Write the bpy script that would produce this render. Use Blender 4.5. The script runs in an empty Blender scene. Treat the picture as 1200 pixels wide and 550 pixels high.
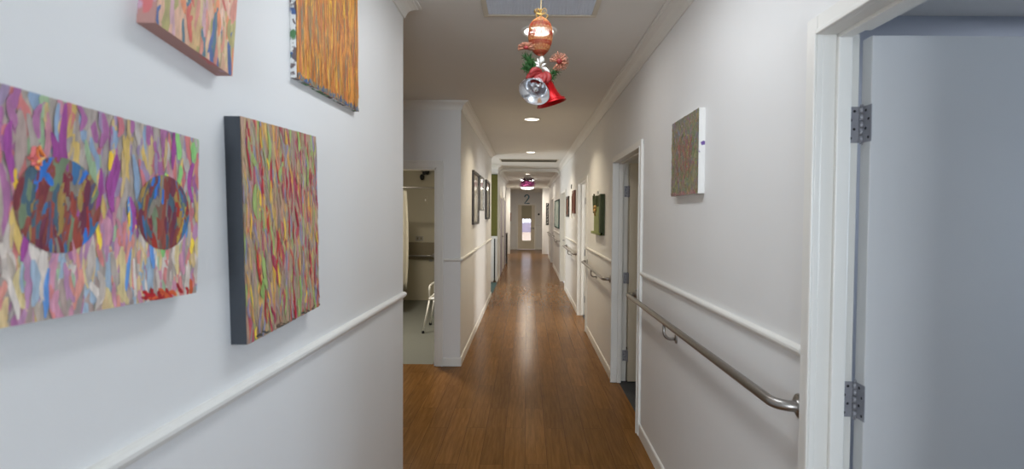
import bpy, bmesh, math, random
from mathutils import Vector, Matrix
C = bpy.context.scene.collection
PI = math.pi

# ------------------------------------------------------------------ helpers
def lin(c):
    c = c / 255.0
    return c / 12.92 if c <= 0.04045 else ((c + 0.055) / 1.055) ** 2.4
def S(r, g, b, k=1.0):
    return tuple(min(1.0, lin(v) * k) for v in (r, g, b)) + (1.0,)

def new_mat(name):
    m = bpy.data.materials.new(name); m.use_nodes = True
    nt = m.node_tree
    return m, nt, nt.nodes['Principled BSDF']
def node(nt, t, **kw):
    n = nt.nodes.new(t)
    for k, v in kw.items():
        if hasattr(n, k): setattr(n, k, v)
        else: n.inputs[k].default_value = v
    return n

def paint_mat(name, col, rough=0.55, var=0.03, scale=4.0, bump=0.0, bscale=180.0, metal=0.0, spec=0.4):
    m, nt, b = new_mat(name)
    tc = node(nt, 'ShaderNodeTexCoord')
    nz = node(nt, 'ShaderNodeTexNoise'); nz.inputs['Scale'].default_value = scale; nz.inputs['Detail'].default_value = 5
    nt.links.new(tc.outputs['Object'], nz.inputs['Vector'])
    r = node(nt, 'ShaderNodeValToRGB')
    r.color_ramp.elements[0].position = 0.3; r.color_ramp.elements[1].position = 0.7
    r.color_ramp.elements[0].color = tuple(max(0, c * (1 - var)) for c in col[:3]) + (1,)
    r.color_ramp.elements[1].color = tuple(min(1, c * (1 + var)) for c in col[:3]) + (1,)
    nt.links.new(nz.outputs['Fac'], r.inputs['Fac']); nt.links.new(r.outputs['Color'], b.inputs['Base Color'])
    b.inputs['Roughness'].default_value = rough; b.inputs['Metallic'].default_value = metal
    b.inputs['Specular IOR Level'].default_value = spec
    if bump:
        n2 = node(nt, 'ShaderNodeTexNoise'); n2.inputs['Scale'].default_value = bscale; n2.inputs['Detail'].default_value = 3
        nt.links.new(tc.outputs['Object'], n2.inputs['Vector'])
        bp = node(nt, 'ShaderNodeBump'); bp.inputs['Strength'].default_value = bump; bp.inputs['Distance'].default_value = 0.002
        nt.links.new(n2.outputs['Fac'], bp.inputs['Height']); nt.links.new(bp.outputs['Normal'], b.inputs['Normal'])
    return m

def emit_mat(name, col, s):
    m, nt, b = new_mat(name)
    b.inputs['Base Color'].default_value = (0.9, 0.9, 0.9, 1)
    b.inputs['Emission Color'].default_value = col; b.inputs['Emission Strength'].default_value = s
    return m

def glass_mat(name, tint=(1, 1, 1, 1), gl=0.08):
    m, nt, b = new_mat(name); nt.nodes.remove(b)
    out = nt.nodes['Material Output']
    t = node(nt, 'ShaderNodeBsdfTransparent'); t.inputs['Color'].default_value = tint
    g = node(nt, 'ShaderNodeBsdfGlossy'); g.inputs['Roughness'].default_value = 0.03
    fr = node(nt, 'ShaderNodeFresnel'); fr.inputs['IOR'].default_value = 1.5
    mx = node(nt, 'ShaderNodeMixShader')
    nt.links.new(fr.outputs[0], mx.inputs[0])
    nt.links.new(t.outputs[0], mx.inputs[1]); nt.links.new(g.outputs[0], mx.inputs[2]); nt.links.new(mx.outputs[0], out.inputs[0])
    return m

def attr_mat(name, rough=0.5, bump=0.4):
    m, nt, b = new_mat(name)
    a = node(nt, 'ShaderNodeVertexColor'); a.layer_name = 'paint'
    tc = node(nt, 'ShaderNodeTexCoord')
    mp = node(nt, 'ShaderNodeMapping'); mp.inputs['Scale'].default_value = (160, 160, 35)
    nz = node(nt, 'ShaderNodeTexNoise'); nz.inputs['Scale'].default_value = 1.0; nz.inputs['Detail'].default_value = 4
    nt.links.new(tc.outputs['Object'], mp.inputs['Vector']); nt.links.new(mp.outputs[0], nz.inputs['Vector'])
    hv = node(nt, 'ShaderNodeHueSaturation')
    mr = node(nt, 'ShaderNodeMapRange'); mr.inputs['From Min'].default_value = 0.3; mr.inputs['From Max'].default_value = 0.7
    mr.inputs['To Min'].default_value = 0.8; mr.inputs['To Max'].default_value = 1.2
    nt.links.new(nz.outputs['Fac'], mr.inputs['Value']); nt.links.new(mr.outputs[0], hv.inputs['Value'])
    nt.links.new(a.outputs['Color'], hv.inputs['Color']); nt.links.new(hv.outputs['Color'], b.inputs['Base Color'])
    bp = node(nt, 'ShaderNodeBump'); bp.inputs['Strength'].default_value = bump; bp.inputs['Distance'].default_value = 0.002
    nt.links.new(nz.outputs['Fac'], bp.inputs['Height']); nt.links.new(bp.outputs['Normal'], b.inputs['Normal'])
    b.inputs['Roughness'].default_value = rough
    return m

def obj(name, bm, mat, parent=None, smooth=False, bevel=0.0, seg=2, kind=None, weld=True):
    me = bpy.data.meshes.new(name)
    if weld: bmesh.ops.recalc_face_normals(bm, faces=bm.faces)
    bm.to_mesh(me); bm.free()
    mats = mat if isinstance(mat, (list, tuple)) else [mat]
    for m in mats: me.materials.append(m)
    if smooth:
        me.shade_smooth() if hasattr(me, 'shade_smooth') else None
    o = bpy.data.objects.new(name, me); C.objects.link(o)
    if parent is not None: o.parent = parent
    if bevel:
        md = o.modifiers.new('bevel', 'BEVEL'); md.width = bevel; md.segments = seg; md.limit_method = 'ANGLE'; md.angle_limit = 0.6
    if kind: o['kind'] = kind
    return o

def thing(name, label, cat, loc=(0, 0, 0), rot=(0, 0, 0), group=None):
    o = bpy.data.objects.new(name, None); C.objects.link(o)
    o.empty_display_size = 0.1
    o.location = loc; o.rotation_euler = rot; o['label'] = label; o['category'] = cat
    if group: o['group'] = group
    return o
def tag(o, label, cat, group=None):
    o['label'] = label; o['category'] = cat
    if group: o['group'] = group
    return o
def copy_tree(o, parent=None):
    c = o.copy(); C.objects.link(c); c.parent = parent
    for ch in list(o.children): copy_tree(ch, c)
    return c

def BM(): return bmesh.new()
def box(bm, x0, x1, y0, y1, z0, z1, mi=0, M=None):
    vs = [Vector((x, y, z)) for z in (z0, z1) for y in (y0, y1) for x in (x0, x1)]
    if M is not None: vs = [M @ v for v in vs]
    v = [bm.verts.new(p) for p in vs]
    for f in ((0, 2, 3, 1), (4, 5, 7, 6), (0, 1, 5, 4), (2, 6, 7, 3), (0, 4, 6, 2), (1, 3, 7, 5)):
        fc = bm.faces.new([v[i] for i in f]); fc.material_index = mi
def tube(bm, pts, r, n=12, cap=True, closed=False, mi=0):
    pts = [Vector(p) for p in pts]; rs = r if isinstance(r, (list, tuple)) else [r] * len(pts)
    rings = []; N = len(pts); prev = None
    for i, p in enumerate(pts):
        if closed: t = pts[(i + 1) % N] - pts[i - 1]
        elif i == 0: t = pts[1] - p
        elif i == N - 1: t = p - pts[i - 1]
        else: t = (pts[i + 1] - p).normalized() + (p - pts[i - 1]).normalized()
        t.normalize()
        if prev is None:
            a = Vector((0, 0, 1)) if abs(t.z) < 0.9 else Vector((1, 0, 0))
            u = t.cross(a).normalized()
        else: u = (prev - t * prev.dot(t)).normalized()
        prev = u; w = t.cross(u)
        rings.append([bm.verts.new(p + (u * math.cos(2 * PI * k / n) + w * math.sin(2 * PI * k / n)) * rs[i]) for k in range(n)])
    m = N if closed else N - 1
    for i in range(m):
        a, b = rings[i], rings[(i + 1) % N]
        for k in range(n):
            f = bm.faces.new((a[k], a[(k + 1) % n], b[(k + 1) % n], b[k])); f.smooth = True; f.material_index = mi
    if cap and not closed:
        bm.faces.new(rings[0][::-1]).material_index = mi; bm.faces.new(rings[-1]).material_index = mi
def lathe(bm, prof, n=32, M=None, cap=True, mi=0, smooth=True):
    rings = []
    for r, z in prof:
        rings.append([bm.verts.new((M @ Vector((r * math.cos(2 * PI * k / n), r * math.sin(2 * PI * k / n), z))) if M is not None
                      else (r * math.cos(2 * PI * k / n), r * math.sin(2 * PI * k / n), z)) for k in range(n)])
    for a, b in zip(rings, rings[1:]):
        for k in range(n):
            f = bm.faces.new((a[k], a[(k + 1) % n], b[(k + 1) % n], b[k])); f.smooth = smooth; f.material_index = mi
    if cap:
        if prof[0][0] > 1e-5: bm.faces.new(rings[0][::-1])
        if prof[-1][0] > 1e-5: bm.faces.new(rings[-1])
def sweep(bm, prof, path, side=1):
    """profile (offset into the room, z) swept along a plan polyline; side=1 room on the right of travel"""
    pts = [Vector((p[0], p[1])) for p in path]; N = len(pts); rings = []
    def nrm(d): return Vector((d.y, -d.x)) * side
    for i, p in enumerate(pts):
        ds = []
        if i > 0: ds.append((p - pts[i - 1]).normalized())
        if i < N - 1: ds.append((pts[i + 1] - p).normalized())
        if len(ds) == 1: m = nrm(ds[0])
        else:
            n1, n2 = nrm(ds[0]), nrm(ds[1]); m = (n1 + n2); m = m / max(1e-6, m.dot(n1))
        rings.append([bm.verts.new((p.x + m.x * d, p.y + m.y * d, z)) for d, z in prof])
    K = len(prof)
    for a, b in zip(rings, rings[1:]):
        for k in range(K):
            bm.faces.new((a[k], a[(k + 1) % K], b[(k + 1) % K], b[k]))
    bm.faces.new(rings[0]); bm.faces.new(rings[-1][::-1])
def arc(c, r, a0, a1, n, ax):
    """points on an arc; ax = two unit vectors"""
    u, v = Vector(ax[0]), Vector(ax[1]); c = Vector(c)
    return [c + (u * math.cos(a0 + (a1 - a0) * i / n) + v * math.sin(a0 + (a1 - a0) * i / n)) * r for i in range(n + 1)]

# ------------------------------------------------------------------ materials
M = {}
M['wall'] = paint_mat('wall paint', S(230, 229, 227), 0.5, 0.012, 2.0, 0.12, 260)
M['ceil'] = paint_mat('ceiling paint', S(230, 227, 221), 0.85, 0.01, 1.5)
M['trim'] = paint_mat('gloss trim paint', S(234, 232, 226), 0.35, 0.012, 3.0)
M['door'] = paint_mat('door paint', S(216, 216, 216), 0.42, 0.012, 3.0, 0.08, 220)
M['warm_door'] = paint_mat('cream door paint', S(222, 212, 190), 0.45, 0.02, 3.0)
M['lav_door'] = paint_mat('pale lavender door paint', S(168, 160, 176), 0.45, 0.03, 3.0)
M['bath'] = paint_mat('bathroom wall lining', S(176, 168, 148), 0.5, 0.02, 2.0)
M['bathfloor'] = paint_mat('grey safety vinyl', S(118, 119, 112), 0.6, 0.06, 60.0)
M['carpet'] = paint_mat('dark carpet', S(62, 64, 68), 0.95, 0.15, 120.0, 0.4, 400)
M['pad'] = paint_mat('taupe vinyl pad', S(122, 112, 92), 0.55, 0.04, 20)
M['steel'] = paint_mat('brushed steel', S(158, 154, 150), 0.34, 0.05, 60.0, 0.0, metal=1.0)
M['hinge'] = paint_mat('satin hinge steel', S(158, 158, 164), 0.4, 0.05, 80.0, metal=0.25)
M['screw'] = paint_mat('dark screw recess', S(40, 40, 44), 0.5)
M['dark'] = paint_mat('black paint', S(26, 26, 28), 0.45)
M['charcoal'] = paint_mat('charcoal canvas edge', S(48, 53, 60), 0.7, 0.25, 14.0, 0.3, 300)
M['frame'] = paint_mat('dark frame timber', S(52, 44, 38), 0.35, 0.1, 20)
M['silverframe'] = paint_mat('grey frame', S(120, 118, 112), 0.3, 0.06, 20, metal=0.5)
M['brown'] = paint_mat('red brown frame', S(122, 66, 46), 0.45, 0.12, 14)
M['mat_board'] = paint_mat('pale print', S(198, 194, 182), 0.7, 0.12, 9)
M['white'] = paint_mat('white enamel', S(236, 234, 228), 0.35, 0.015, 8)
M['curtain'] = paint_mat('shower curtain cloth', S(190, 184, 168), 0.8, 0.03, 6)
M['olive'] = paint_mat('olive green felt', S(98, 96, 46), 0.9, 0.08, 30)
M['green_dark'] = paint_mat('deep green paint', S(62, 70, 36), 0.6, 0.15, 12)
M['green_lite'] = paint_mat('leaf green paint', S(134, 142, 84), 0.6, 0.1, 10)
M['teal'] = paint_mat('teal mat', S(60, 84, 84), 0.95, 0.1, 50)
M['gold'] = paint_mat('gold ribbon', S(182, 146, 84), 0.35, 0.1, 40, metal=0.6)
M['redbell'] = paint_mat('red glitter foil', S(180, 8, 16), 0.28, 0.25, 160, 0.6, 240, metal=0.55)
M['redmesh'] = paint_mat('dark red net ribbon', S(128, 26, 24), 0.6, 0.2, 90)
M['chrome'] = paint_mat('silver foil', S(226, 228, 232), 0.2, 0.03, 30, metal=0.8)
M['copper'] = paint_mat('copper net petals', S(156, 100, 76), 0.5, 0.2, 60)
M['weave'] = paint_mat('red gold weave', S(160, 66, 40), 0.45, 0.3, 120)
M['weave_gold'] = paint_mat('gold weave', S(196, 146, 88), 0.4, 0.2, 90)
M['fir'] = paint_mat('fir green', S(46, 92, 40), 0.6, 0.3, 90)
M['pink'] = paint_mat('pink tinsel', S(214, 110, 190), 0.3, 0.25, 60, metal=0.3)
M['plum'] = paint_mat('plum tinsel', S(90, 40, 62), 0.35, 0.25, 60)
M['blue'] = paint_mat('teal blue foil', S(36, 96, 116), 0.3, 0.2, 40, metal=0.3)
M['string'] = paint_mat('jute string', S(170, 150, 110), 0.9)
M['vent'] = paint_mat('vent grid', S(226, 230, 238), 0.5, 0.02)
M['ventback'] = paint_mat('vent plenum', S(160, 168, 184), 0.7, 0.05)
M['vent_dim'] = paint_mat('dim vent grid', S(120, 114, 100), 0.6, 0.03)
M['ventframe'] = paint_mat('vent frame', S(214, 206, 190), 0.5, 0.02)
M['greyplate'] = paint_mat('grey plastic', S(150, 146, 138), 0.5)
M['pave'] = paint_mat('sandy paving', S(232, 206, 176), 0.9, 0.06, 3)
M['lilacwall'] = paint_mat('lilac render', S(196, 190, 214), 0.9, 0.12, 1.2)
M['glass'] = glass_mat('window glass')
M['lamp_warm'] = emit_mat('lit diffuser warm', (1.0, 0.90, 0.74, 1), 6.0)
M['lamp_cool'] = emit_mat('lit diffuser white', (1.0, 0.97, 0.93, 1), 6.0)
M['stroke'] = attr_mat('acrylic strokes', 0.5, 0.5)
M['greyroom'] = paint_mat('grey room paint', S(196, 200, 210), 0.6, 0.012, 2)

def floor_mat():
    m, nt, b = new_mat('timber plank vinyl')
    tc = node(nt, 'ShaderNodeTexCoord')
    mp = node(nt, 'ShaderNodeMapping'); mp.inputs['Rotation'].default_value = (0, 0, PI / 2)
    nt.links.new(tc.outputs['Object'], mp.inputs['Vector'])
    br = node(nt, 'ShaderNodeTexBrick'); br.offset = 0.41; br.offset_frequency = 2
    br.inputs['Scale'].default_value = 1.0; br.inputs['Brick Width'].default_value = 0.95; br.inputs['Row Height'].default_value = 0.145
    br.inputs['Mortar Size'].default_value = 0.0018; br.inputs['Mortar Smooth'].default_value = 0.2
    br.inputs['Color1'].default_value = (0, 0, 0, 1); br.inputs['Color2'].default_value = (1, 1, 1, 1); br.inputs['Mortar'].default_value = (0.5, 0.5, 0.5, 1)
    nt.links.new(mp.outputs[0], br.inputs['Vector'])
    # grain, shifted per plank
    mg = node(nt, 'ShaderNodeMapping'); mg.inputs['Scale'].default_value = (2.2, 30, 1)
    ad = node(nt, 'ShaderNodeVectorMath'); ad.operation = 'ADD'
    ml = node(nt, 'ShaderNodeVectorMath'); ml.operation = 'SCALE'; ml.inputs['Scale'].default_value = 9.0
    nt.links.new(br.outputs['Color'], ml.inputs[0]); nt.links.new(mp.outputs[0], ad.inputs[0]); nt.links.new(ml.outputs[0], ad.inputs[1])
    nt.links.new(ad.outputs[0], mg.inputs['Vector'])
    nz = node(nt, 'ShaderNodeTexNoise'); nz.inputs['Scale'].default_value = 1.6; nz.inputs['Detail'].default_value = 7; nz.inputs['Roughness'].default_value = 0.62; nz.inputs['Distortion'].default_value = 0.5
    nt.links.new(mg.outputs[0], nz.inputs['Vector'])
    rp = node(nt, 'ShaderNodeValToRGB')
    e = rp.color_ramp.elements
    e[0].position = 0.25; e[0].color = S(100, 68, 32); e[1].position = 0.78; e[1].color = S(142, 100, 54)
    k = e.new(0.5); k.color = S(122, 84, 42)
    nt.links.new(nz.outputs['Fac'], rp.inputs['Fac'])
    hv = node(nt, 'ShaderNodeHueSaturation')
    mr = node(nt, 'ShaderNodeMapRange'); mr.inputs['To Min'].default_value = 0.88; mr.inputs['To Max'].default_value = 1.12
    nt.links.new(br.outputs['Color'], mr.inputs['Value']); nt.links.new(mr.outputs[0], hv.inputs['Value']); nt.links.new(rp.outputs['Color'], hv.inputs['Color'])
    mx = node(nt, 'ShaderNodeMixRGB'); mx.inputs['Color2'].default_value = S(82, 55, 30)
    nt.links.new(br.outputs['Fac'], mx.inputs['Fac']); nt.links.new(hv.outputs['Color'], mx.inputs['Color1'])
    nt.links.new(mx.outputs[0], b.inputs['Base Color'])
    b.inputs['Roughness'].default_value = 0.3; b.inputs['Specular IOR Level'].default_value = 0.06
    n2 = node(nt, 'ShaderNodeTexNoise'); n2.inputs['Scale'].default_value = 9; n2.inputs['Detail'].default_value = 4
    nt.links.new(tc.outputs['Object'], n2.inputs['Vector'])
    r2 = node(nt, 'ShaderNodeMapRange'); r2.inputs['To Min'].default_value = 0.17; r2.inputs['To Max'].default_value = 0.27
    nt.links.new(n2.outputs['Fac'], r2.inputs['Value']); nt.links.new(r2.outputs[0], b.inputs['Roughness'])
    n3 = node(nt, 'ShaderNodeTexNoise'); n3.inputs['Scale'].default_value = 28; n3.inputs['Detail'].default_value = 2
    nt.links.new(tc.outputs['Object'], n3.inputs['Vector'])
    bp = node(nt, 'ShaderNodeBump'); bp.inputs['Strength'].default_value = 0.035; bp.inputs['Distance'].default_value = 0.003
    nt.links.new(n3.outputs['Fac'], bp.inputs['Height']); nt.links.new(bp.outputs['Normal'], b.inputs['Normal'])
    return m
M['floor'] = floor_mat()

# ------------------------------------------------------------------ room shell
L, W, H = -0.69, 0.835, 2.77
T = 0.12
def struct(name, bm, m, bevel=0.0): return obj(name, bm, m, kind='structure', bevel=bevel)

bm = BM(); box(bm, -2.72, W + 0.06, -3.62, 5.42, -0.1, 0); box(bm, L - 0.3, W + 0.06, 5.42, 23.8, -0.1, 0); struct('floor', bm, M['floor'])
bm = BM(); box(bm, -3.72, -0.75, 5.42, 9.54, -0.1, 0); struct('floor_bathroom', bm, M['bathfloor'])
bm = BM(); box(bm, W + 0.06, 4.3, -3.62, 9.3, -0.1, -0.004); struct('floor_rooms', bm, M['carpet'])
bm = BM(); box(bm, -2.72, L - 0.3, 9.86, 12.3, -0.1, 0); struct('floor_recess', bm, M['floor'])
bm = BM(); box(bm, -3.72, 4.3, -3.62, 23.8, H, H + 0.1); struct('ceiling', bm, M['ceil'])
H2 = 2.70
bm = BM(); box(bm, L - T, W + T, 13.0, 23.75, H2, H - 0.001); struct('ceiling', bm, M['ceil'])  # slight drop added to give the ceiling's brightness a sharp edge

def segs(name, boxes, m):
    for b in boxes:
        bm = BM(); box(bm, *b); struct(name, bm, m)
X0 = L - T; X1 = W + T
# left side, front to back
segs('wall_left', [(X0, L, -3.5, 2.86, 0, H), (-2.72, X0, 2.74, 2.86, 0, H), (-2.72, -2.6, 2.86, 5.36, 0, H)], M['wall'])
BD0, BD1, BDZ = -1.95, -0.945, 2.085         # bathroom doorway
segs('wall_left', [(-2.72, BD0, 5.36, 5.48, 0, H), (BD1, L, 5.36, 5.48, 0, H), (BD0, BD1, 5.36, 5.48, BDZ, H),
                   (X0, L, 5.48, 9.98, 0, H)], M['wall'])
segs('wall_bathroom', [(-3.7, X0, 9.48, 9.6, 0, H), (-3.72, -3.6, 5.36, 9.48, 0, H), (-3.6, -2.72, 5.36, 5.48, 0, H),
                       (X0 - 0.012, X0, 5.48, 9.48, 0, H)], M['bath'])
# side recess with its window
segs('wall_recess', [(-2.72, X0, 9.86, 9.98, 0, H), (-2.72, -2.6, 9.98, 10.2, 0, H), (-2.72, -2.6, 12.0, 12.32, 0, H),
                     (-2.72, -2.6, 10.2, 12.0, 0, 0.5), (-2.72, -2.6, 10.2, 12.0, 2.4, H), (-2.6, L, 12.2, 12.32, 0, H)], M['wall'])
segs('wall_left', [(X0, L, 12.32, 17.3, 0, H), (-1.02, -0.9, 17.3, 20.9, 0, H), (-0.9, X0, 17.2, 17.3, 0, H), (-1.02, -0.67, 20.9, 21.0, 0, H), (-1.02, -0.9, 21.0, 23.7, 0, H)], M['wall'])
# right side
DZ = 2.115
A0, A1 = 0.30, 1.46          # doorways along the right wall
B0, B1 = 3.735, 4.86
Cc0, Cc1 = 7.03, 8.15
D0, D1 = 10.9, 12.3
E0, E1 = 15.7, 17.2
rb = []
JG = .06
ys = [-3.5, A0 - JG, A1 + JG, B0 - JG, B1 + JG, Cc0 - JG, Cc1 + JG, D0 - JG, D1 + JG, E0 - JG, E1 + JG, 19.2]
for i in range(0, len(ys), 2): rb.append((W, X1, ys[i], ys[i + 1], 0, H))
for i in range(1, len(ys) - 1, 2): rb.append((W, X1, ys[i], ys[i + 1], DZ + .02, H))
rb += [(X1, 1.12, 19.08, 19.2, 0, H), (1.0, 1.12, 19.2, 20.9, 0, H), (0.64, 1.12, 20.9, 21.0, 0, H), (0.9, 1.02, 21.0, 23.7, 0, H)]
segs('wall_right', rb, M['wall'])
# rooms behind the right wall
segs('wall_room', [(X1, 4.2, 3.0, 3.1, 0, H), (4.1, 4.2, -3.5, -0.2, 0, H), (4.1, 4.2, 1.4, 3.0, 0, H), (4.1, 4.2, -0.2, 1.4, 0, 0.9), (4.1, 4.2, -0.2, 1.4, 2.3, H),
                   (X1, 4.2, -3.6, -3.5, 0, H)], M['greyroom'])
segs('wall_room', [(X1, 4.2, 6.2, 6.3, 0, H), (4.1, 4.2, 3.1, 6.2, 0, H)], M['wall'])
segs('wall_room', [(X1, 4.2, 9.1, 9.2, 0, H), (4.1, 4.2, 6.3, 6.4, 0, H), (4.1, 4.2, 7.9, 9.1, 0, H), (4.1, 4.2, 6.4, 7.9, 0, 0.6), (4.1, 4.2, 6.4, 7.9, 2.3, H)], M['wall'])
# back wall behind the viewer, with a window
segs('wall_back', [(X0, -0.5, -3.62, -3.5, 0, H), (0.65, X1, -3.62, -3.5, 0, H), (-0.5, 0.65, -3.62, -3.5, 0, 0.8), (-0.5, 0.65, -3.62, -3.5, 2.4, H)], M['wall'])
# end wall with doorway
ED0, ED1, EDZ = -0.40, 0.385, 2.06
segs('wall_end', [(-1.02, ED0 - .02, 23.7, 23.8, 0, H), (ED1 + .02, 1.02, 23.7, 23.8, 0, H), (ED0 - .02, ED1 + .02, 23.7, 23.8, EDZ + .02, H)], M['wall'])

def window(n, axis, c, a0, a1, z0, z1):
    f = BM(); t = 0.05; d0, d1 = c - .03, c + .03
    def bx(bm, p0, p1, q0, q1, e0=d0, e1=d1):
        if axis == 'x': box(bm, e0, e1, p0, p1, q0, q1)
        else: box(bm, p0, p1, e0, e1, q0, q1)
    bx(f, a0, a1, z0, z0 + t); bx(f, a0, a1, z1 - t, z1); bx(f, a0, a0 + t, z0 + t, z1 - t); bx(f, a1 - t, a1, z0 + t, z1 - t)
    mid = (a0 + a1) / 2; bx(f, mid - .02, mid + .02, z0 + t, z1 - t)
    o = struct('window_%d' % n, f, M['trim'])
    g = BM(); bx(g, a0 + t, a1 - t, z0 + t, z1 - t, c - .003, c + .003); obj('pane', g, M['glass'], o)
window(1, 'y', -3.56, -0.5, 0.65, 0.8, 2.4)
window(2, 'x', -2.66, 10.2, 12.0, 0.5, 2.4)
window(3, 'x', 4.15, 6.4, 7.9, 0.6, 2.3)
window(4, 'x', 4.15, -0.2, 1.4, 0.9, 2.3)

# ------------------------------------------------------------------ mouldings
def cprof(h): return [(0, h), (0, h - .085), (.008, -.085 + h), (.012, h - .074), (.017, h - .058), (.026, h - .042), (.04, h - .029), (.056, h - .02), (.066, h - .017), (.07, h - .011), (.085, h - .009), (.085, h)]
tn = [0]
def trim(bm, m=None, bevel=0.0, name='trim'):
    tn[0] += 1; return struct('%s_%d' % (name, tn[0]), bm, m or M['trim'], bevel)
bm = BM(); sweep(bm, cprof(H), [(L, -3.5), (L, 2.86), (-2.6, 2.86), (-2.6, 5.36), (L, 5.36), (L, 9.98), (-2.6, 9.98)]); trim(bm)
bm = BM(); sweep(bm, cprof(H), [(-2.6, 12.2), (L, 12.2), (L, 13.0)]); trim(bm)
bm = BM(); sweep(bm, cprof(H), [(W, -3.5), (W, 13.0)], -1); trim(bm)
bm = BM(); sweep(bm, cprof(H2), [(L, 13.0), (L, 17.3)]); trim(bm)
bm = BM(); sweep(bm, cprof(H2), [(W, 13.0), (W, 19.2)], -1); trim(bm)
bm = BM(); sweep(bm, cprof(H2), [(-.9, 23.7), (.9, 23.7)], 1); trim(bm)
bp = [(0, 0), (.012, 0), (.012, .078), (.009, .086), (.004, .09), (0, .09)]
def bb(path, side, nm):
    bm = BM(); sweep(bm, bp, path, side); struct('baseboard_' + nm, bm, M['trim'])
bb([(L, -3.5), (L, 2.86), (-2.6, 2.86), (-2.6, 5.36), (BD0 - .075, 5.36)], 1, 'left')
bb([(BD1 + .075, 5.36), (L, 5.36), (L, 9.98), (-2.6, 9.98)], 1, 'left')
bb([(-2.6, 12.2), (L, 12.2), (L, 13.0)], 1, 'left')
AW = 0.055
for a, b in ((-3.5, A0 - AW), (A1 + AW, B0 - AW), (B1 + AW, Cc0 - AW), (Cc1 + AW, D0 - AW), (D1 + AW, E0 - AW), (E1 + AW, 19.2)):
    bb([(W, a), (W, b)], -1, 'right')
bb([(-.9, 23.7), (ED0 - .08, 23.7)], 1, 'end'); bb([(ED1 + .08, 23.7), (.9, 23.7)], 1, 'end')
def dprof(z): return [(0, z - .017), (.006, z - .017), (.01, z - .011), (.016, z - .008), (.02, z), (.02, z + .008), (.016, z + .014), (.008, z + .017), (0, z + .017)]
def dado(path, side, z, slope=0.0):     # slope: the rail was fixed slightly out of level
    bm = BM(); sweep(bm, dprof(0), path, side); o = trim(bm); o.location.z = z; o.rotation_euler.x = slope
dado([(L, -3.5), (L, 2.864)], 1, 1.192, -.0155)
dado([(BD1 + .08, 5.36), (L, 5.36), (L, 9.98)], 1, 1.122)
dado([(W, A1 + AW + .0), (W, B0 - AW - .02)], -1, 1.204, -.0067)
dado([(W, B1 + AW + .02), (W, Cc0 - AW)], -1, 1.15)
dado([(W, Cc1 + AW), (W, D0 - AW)], -1, 1.13)
dado([(W, D1 + AW), (W, E0 - AW)], -1, 1.13)
dado([(-.9, 23.7), (ED0 - .08, 23.7)], 1, 1.13); dado([(ED1 + .08, 23.7), (.9, 23.7)], 1, 1.13)

# door frames -------------------------------------------------------
def frame_right(y0, y1, z1, stop=True):
    bm = BM(); f = W - .018
    # architraves (corridor face) as mitred sweep-like boxes with a moulded inner bead
    for s, yy in ((-1, y0), (1, y1)):
        a, b = sorted((yy, yy + s * AW)); box(bm, f, W, a, b, 0, z1 + AW)
        a, b = sorted((yy, yy + s * .014)); box(bm, f - .006, f, a, b, 0, z1 + .014)
    box(bm, f, W, y0, y1, z1, z1 + AW); box(bm, f - .006, f, y0, y1, z1, z1 + .014)
    # linings: corridor-side stop then a rebate for the leaf
    for s, yy in ((-1, y0), (1, y1)):
        a, b = sorted((yy, yy + s * .06)); box(bm, W - .002, W + .038, a, b, 0, z1 + .02)
        a, b = sorted((yy - s * .010, yy + s * .06)); box(bm, W + .038, W + .078, a, b, 0, z1 + .02)
        a, b = sorted((yy + s * .048, yy + s * .06)); box(bm, W + .078, W + .135, a, b, 0, z1 + .02)
    box(bm, W - .002, W + .038, y0, y1, z1, z1 + .02)
    box(bm, W + .038, W + .078, y0, y1, z1 - .010, z1 + .02)
    box(bm, W + .078, W + .135, y0, y1, z1 + .012, z1 + .02)
    return trim(bm, None, 0.003)
frame_right(A0, A1, DZ); frame_right(B0, B1, DZ - .02); frame_right(Cc0, Cc1, DZ - .02); frame_right(D0, D1, DZ - .02); frame_right(E0, E1, DZ - .02)
# bathroom frame
bm = BM(); f = 5.36 - .018
box(bm, BD1, BD1 + .075, f, 5.36, 0, BDZ + .075); box(bm, BD0 - .075, BD0, f, 5.36, 0, BDZ + .075); box(bm, BD0, BD1, f, 5.36, BDZ, BDZ + .075)
box(bm, BD1 + .055, BD1 + .075, f - .008, f, 0, BDZ + .075); box(bm, BD0 - .075, BD0 - .055, f - .008, f, 0, BDZ + .075); box(bm, BD0 - .055, BD1 + .055, f - .008, f, BDZ + .055, BDZ + .075)
box(bm, BD1 - .02, BD1, 5.355, 5.5, 0, BDZ); box(bm, BD0, BD0 + .02, 5.355, 5.5, 0, BDZ); box(bm, BD0, BD1, 5.355, 5.5, BDZ - .02, BDZ)
trim(bm, None, 0.003)
# end door frame
bm = BM()
box(bm, ED0 - .07, ED0, 23.68, 23.7, 0, EDZ + .07); box(bm, ED1, ED1 + .07, 23.68, 23.7, 0, EDZ + .07); box(bm, ED0, ED1, 23.68, 23.7, EDZ, EDZ + .07)
box(bm, ED0 - .02, ED0, 23.7, 23.8, 0, EDZ + .02); box(bm, ED1, ED1 + .02, 23.7, 23.8, 0, EDZ + .02); box(bm, ED0, ED1, 23.7, 23.8, EDZ, EDZ + .02)
trim(bm, None, 0.003)

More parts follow.
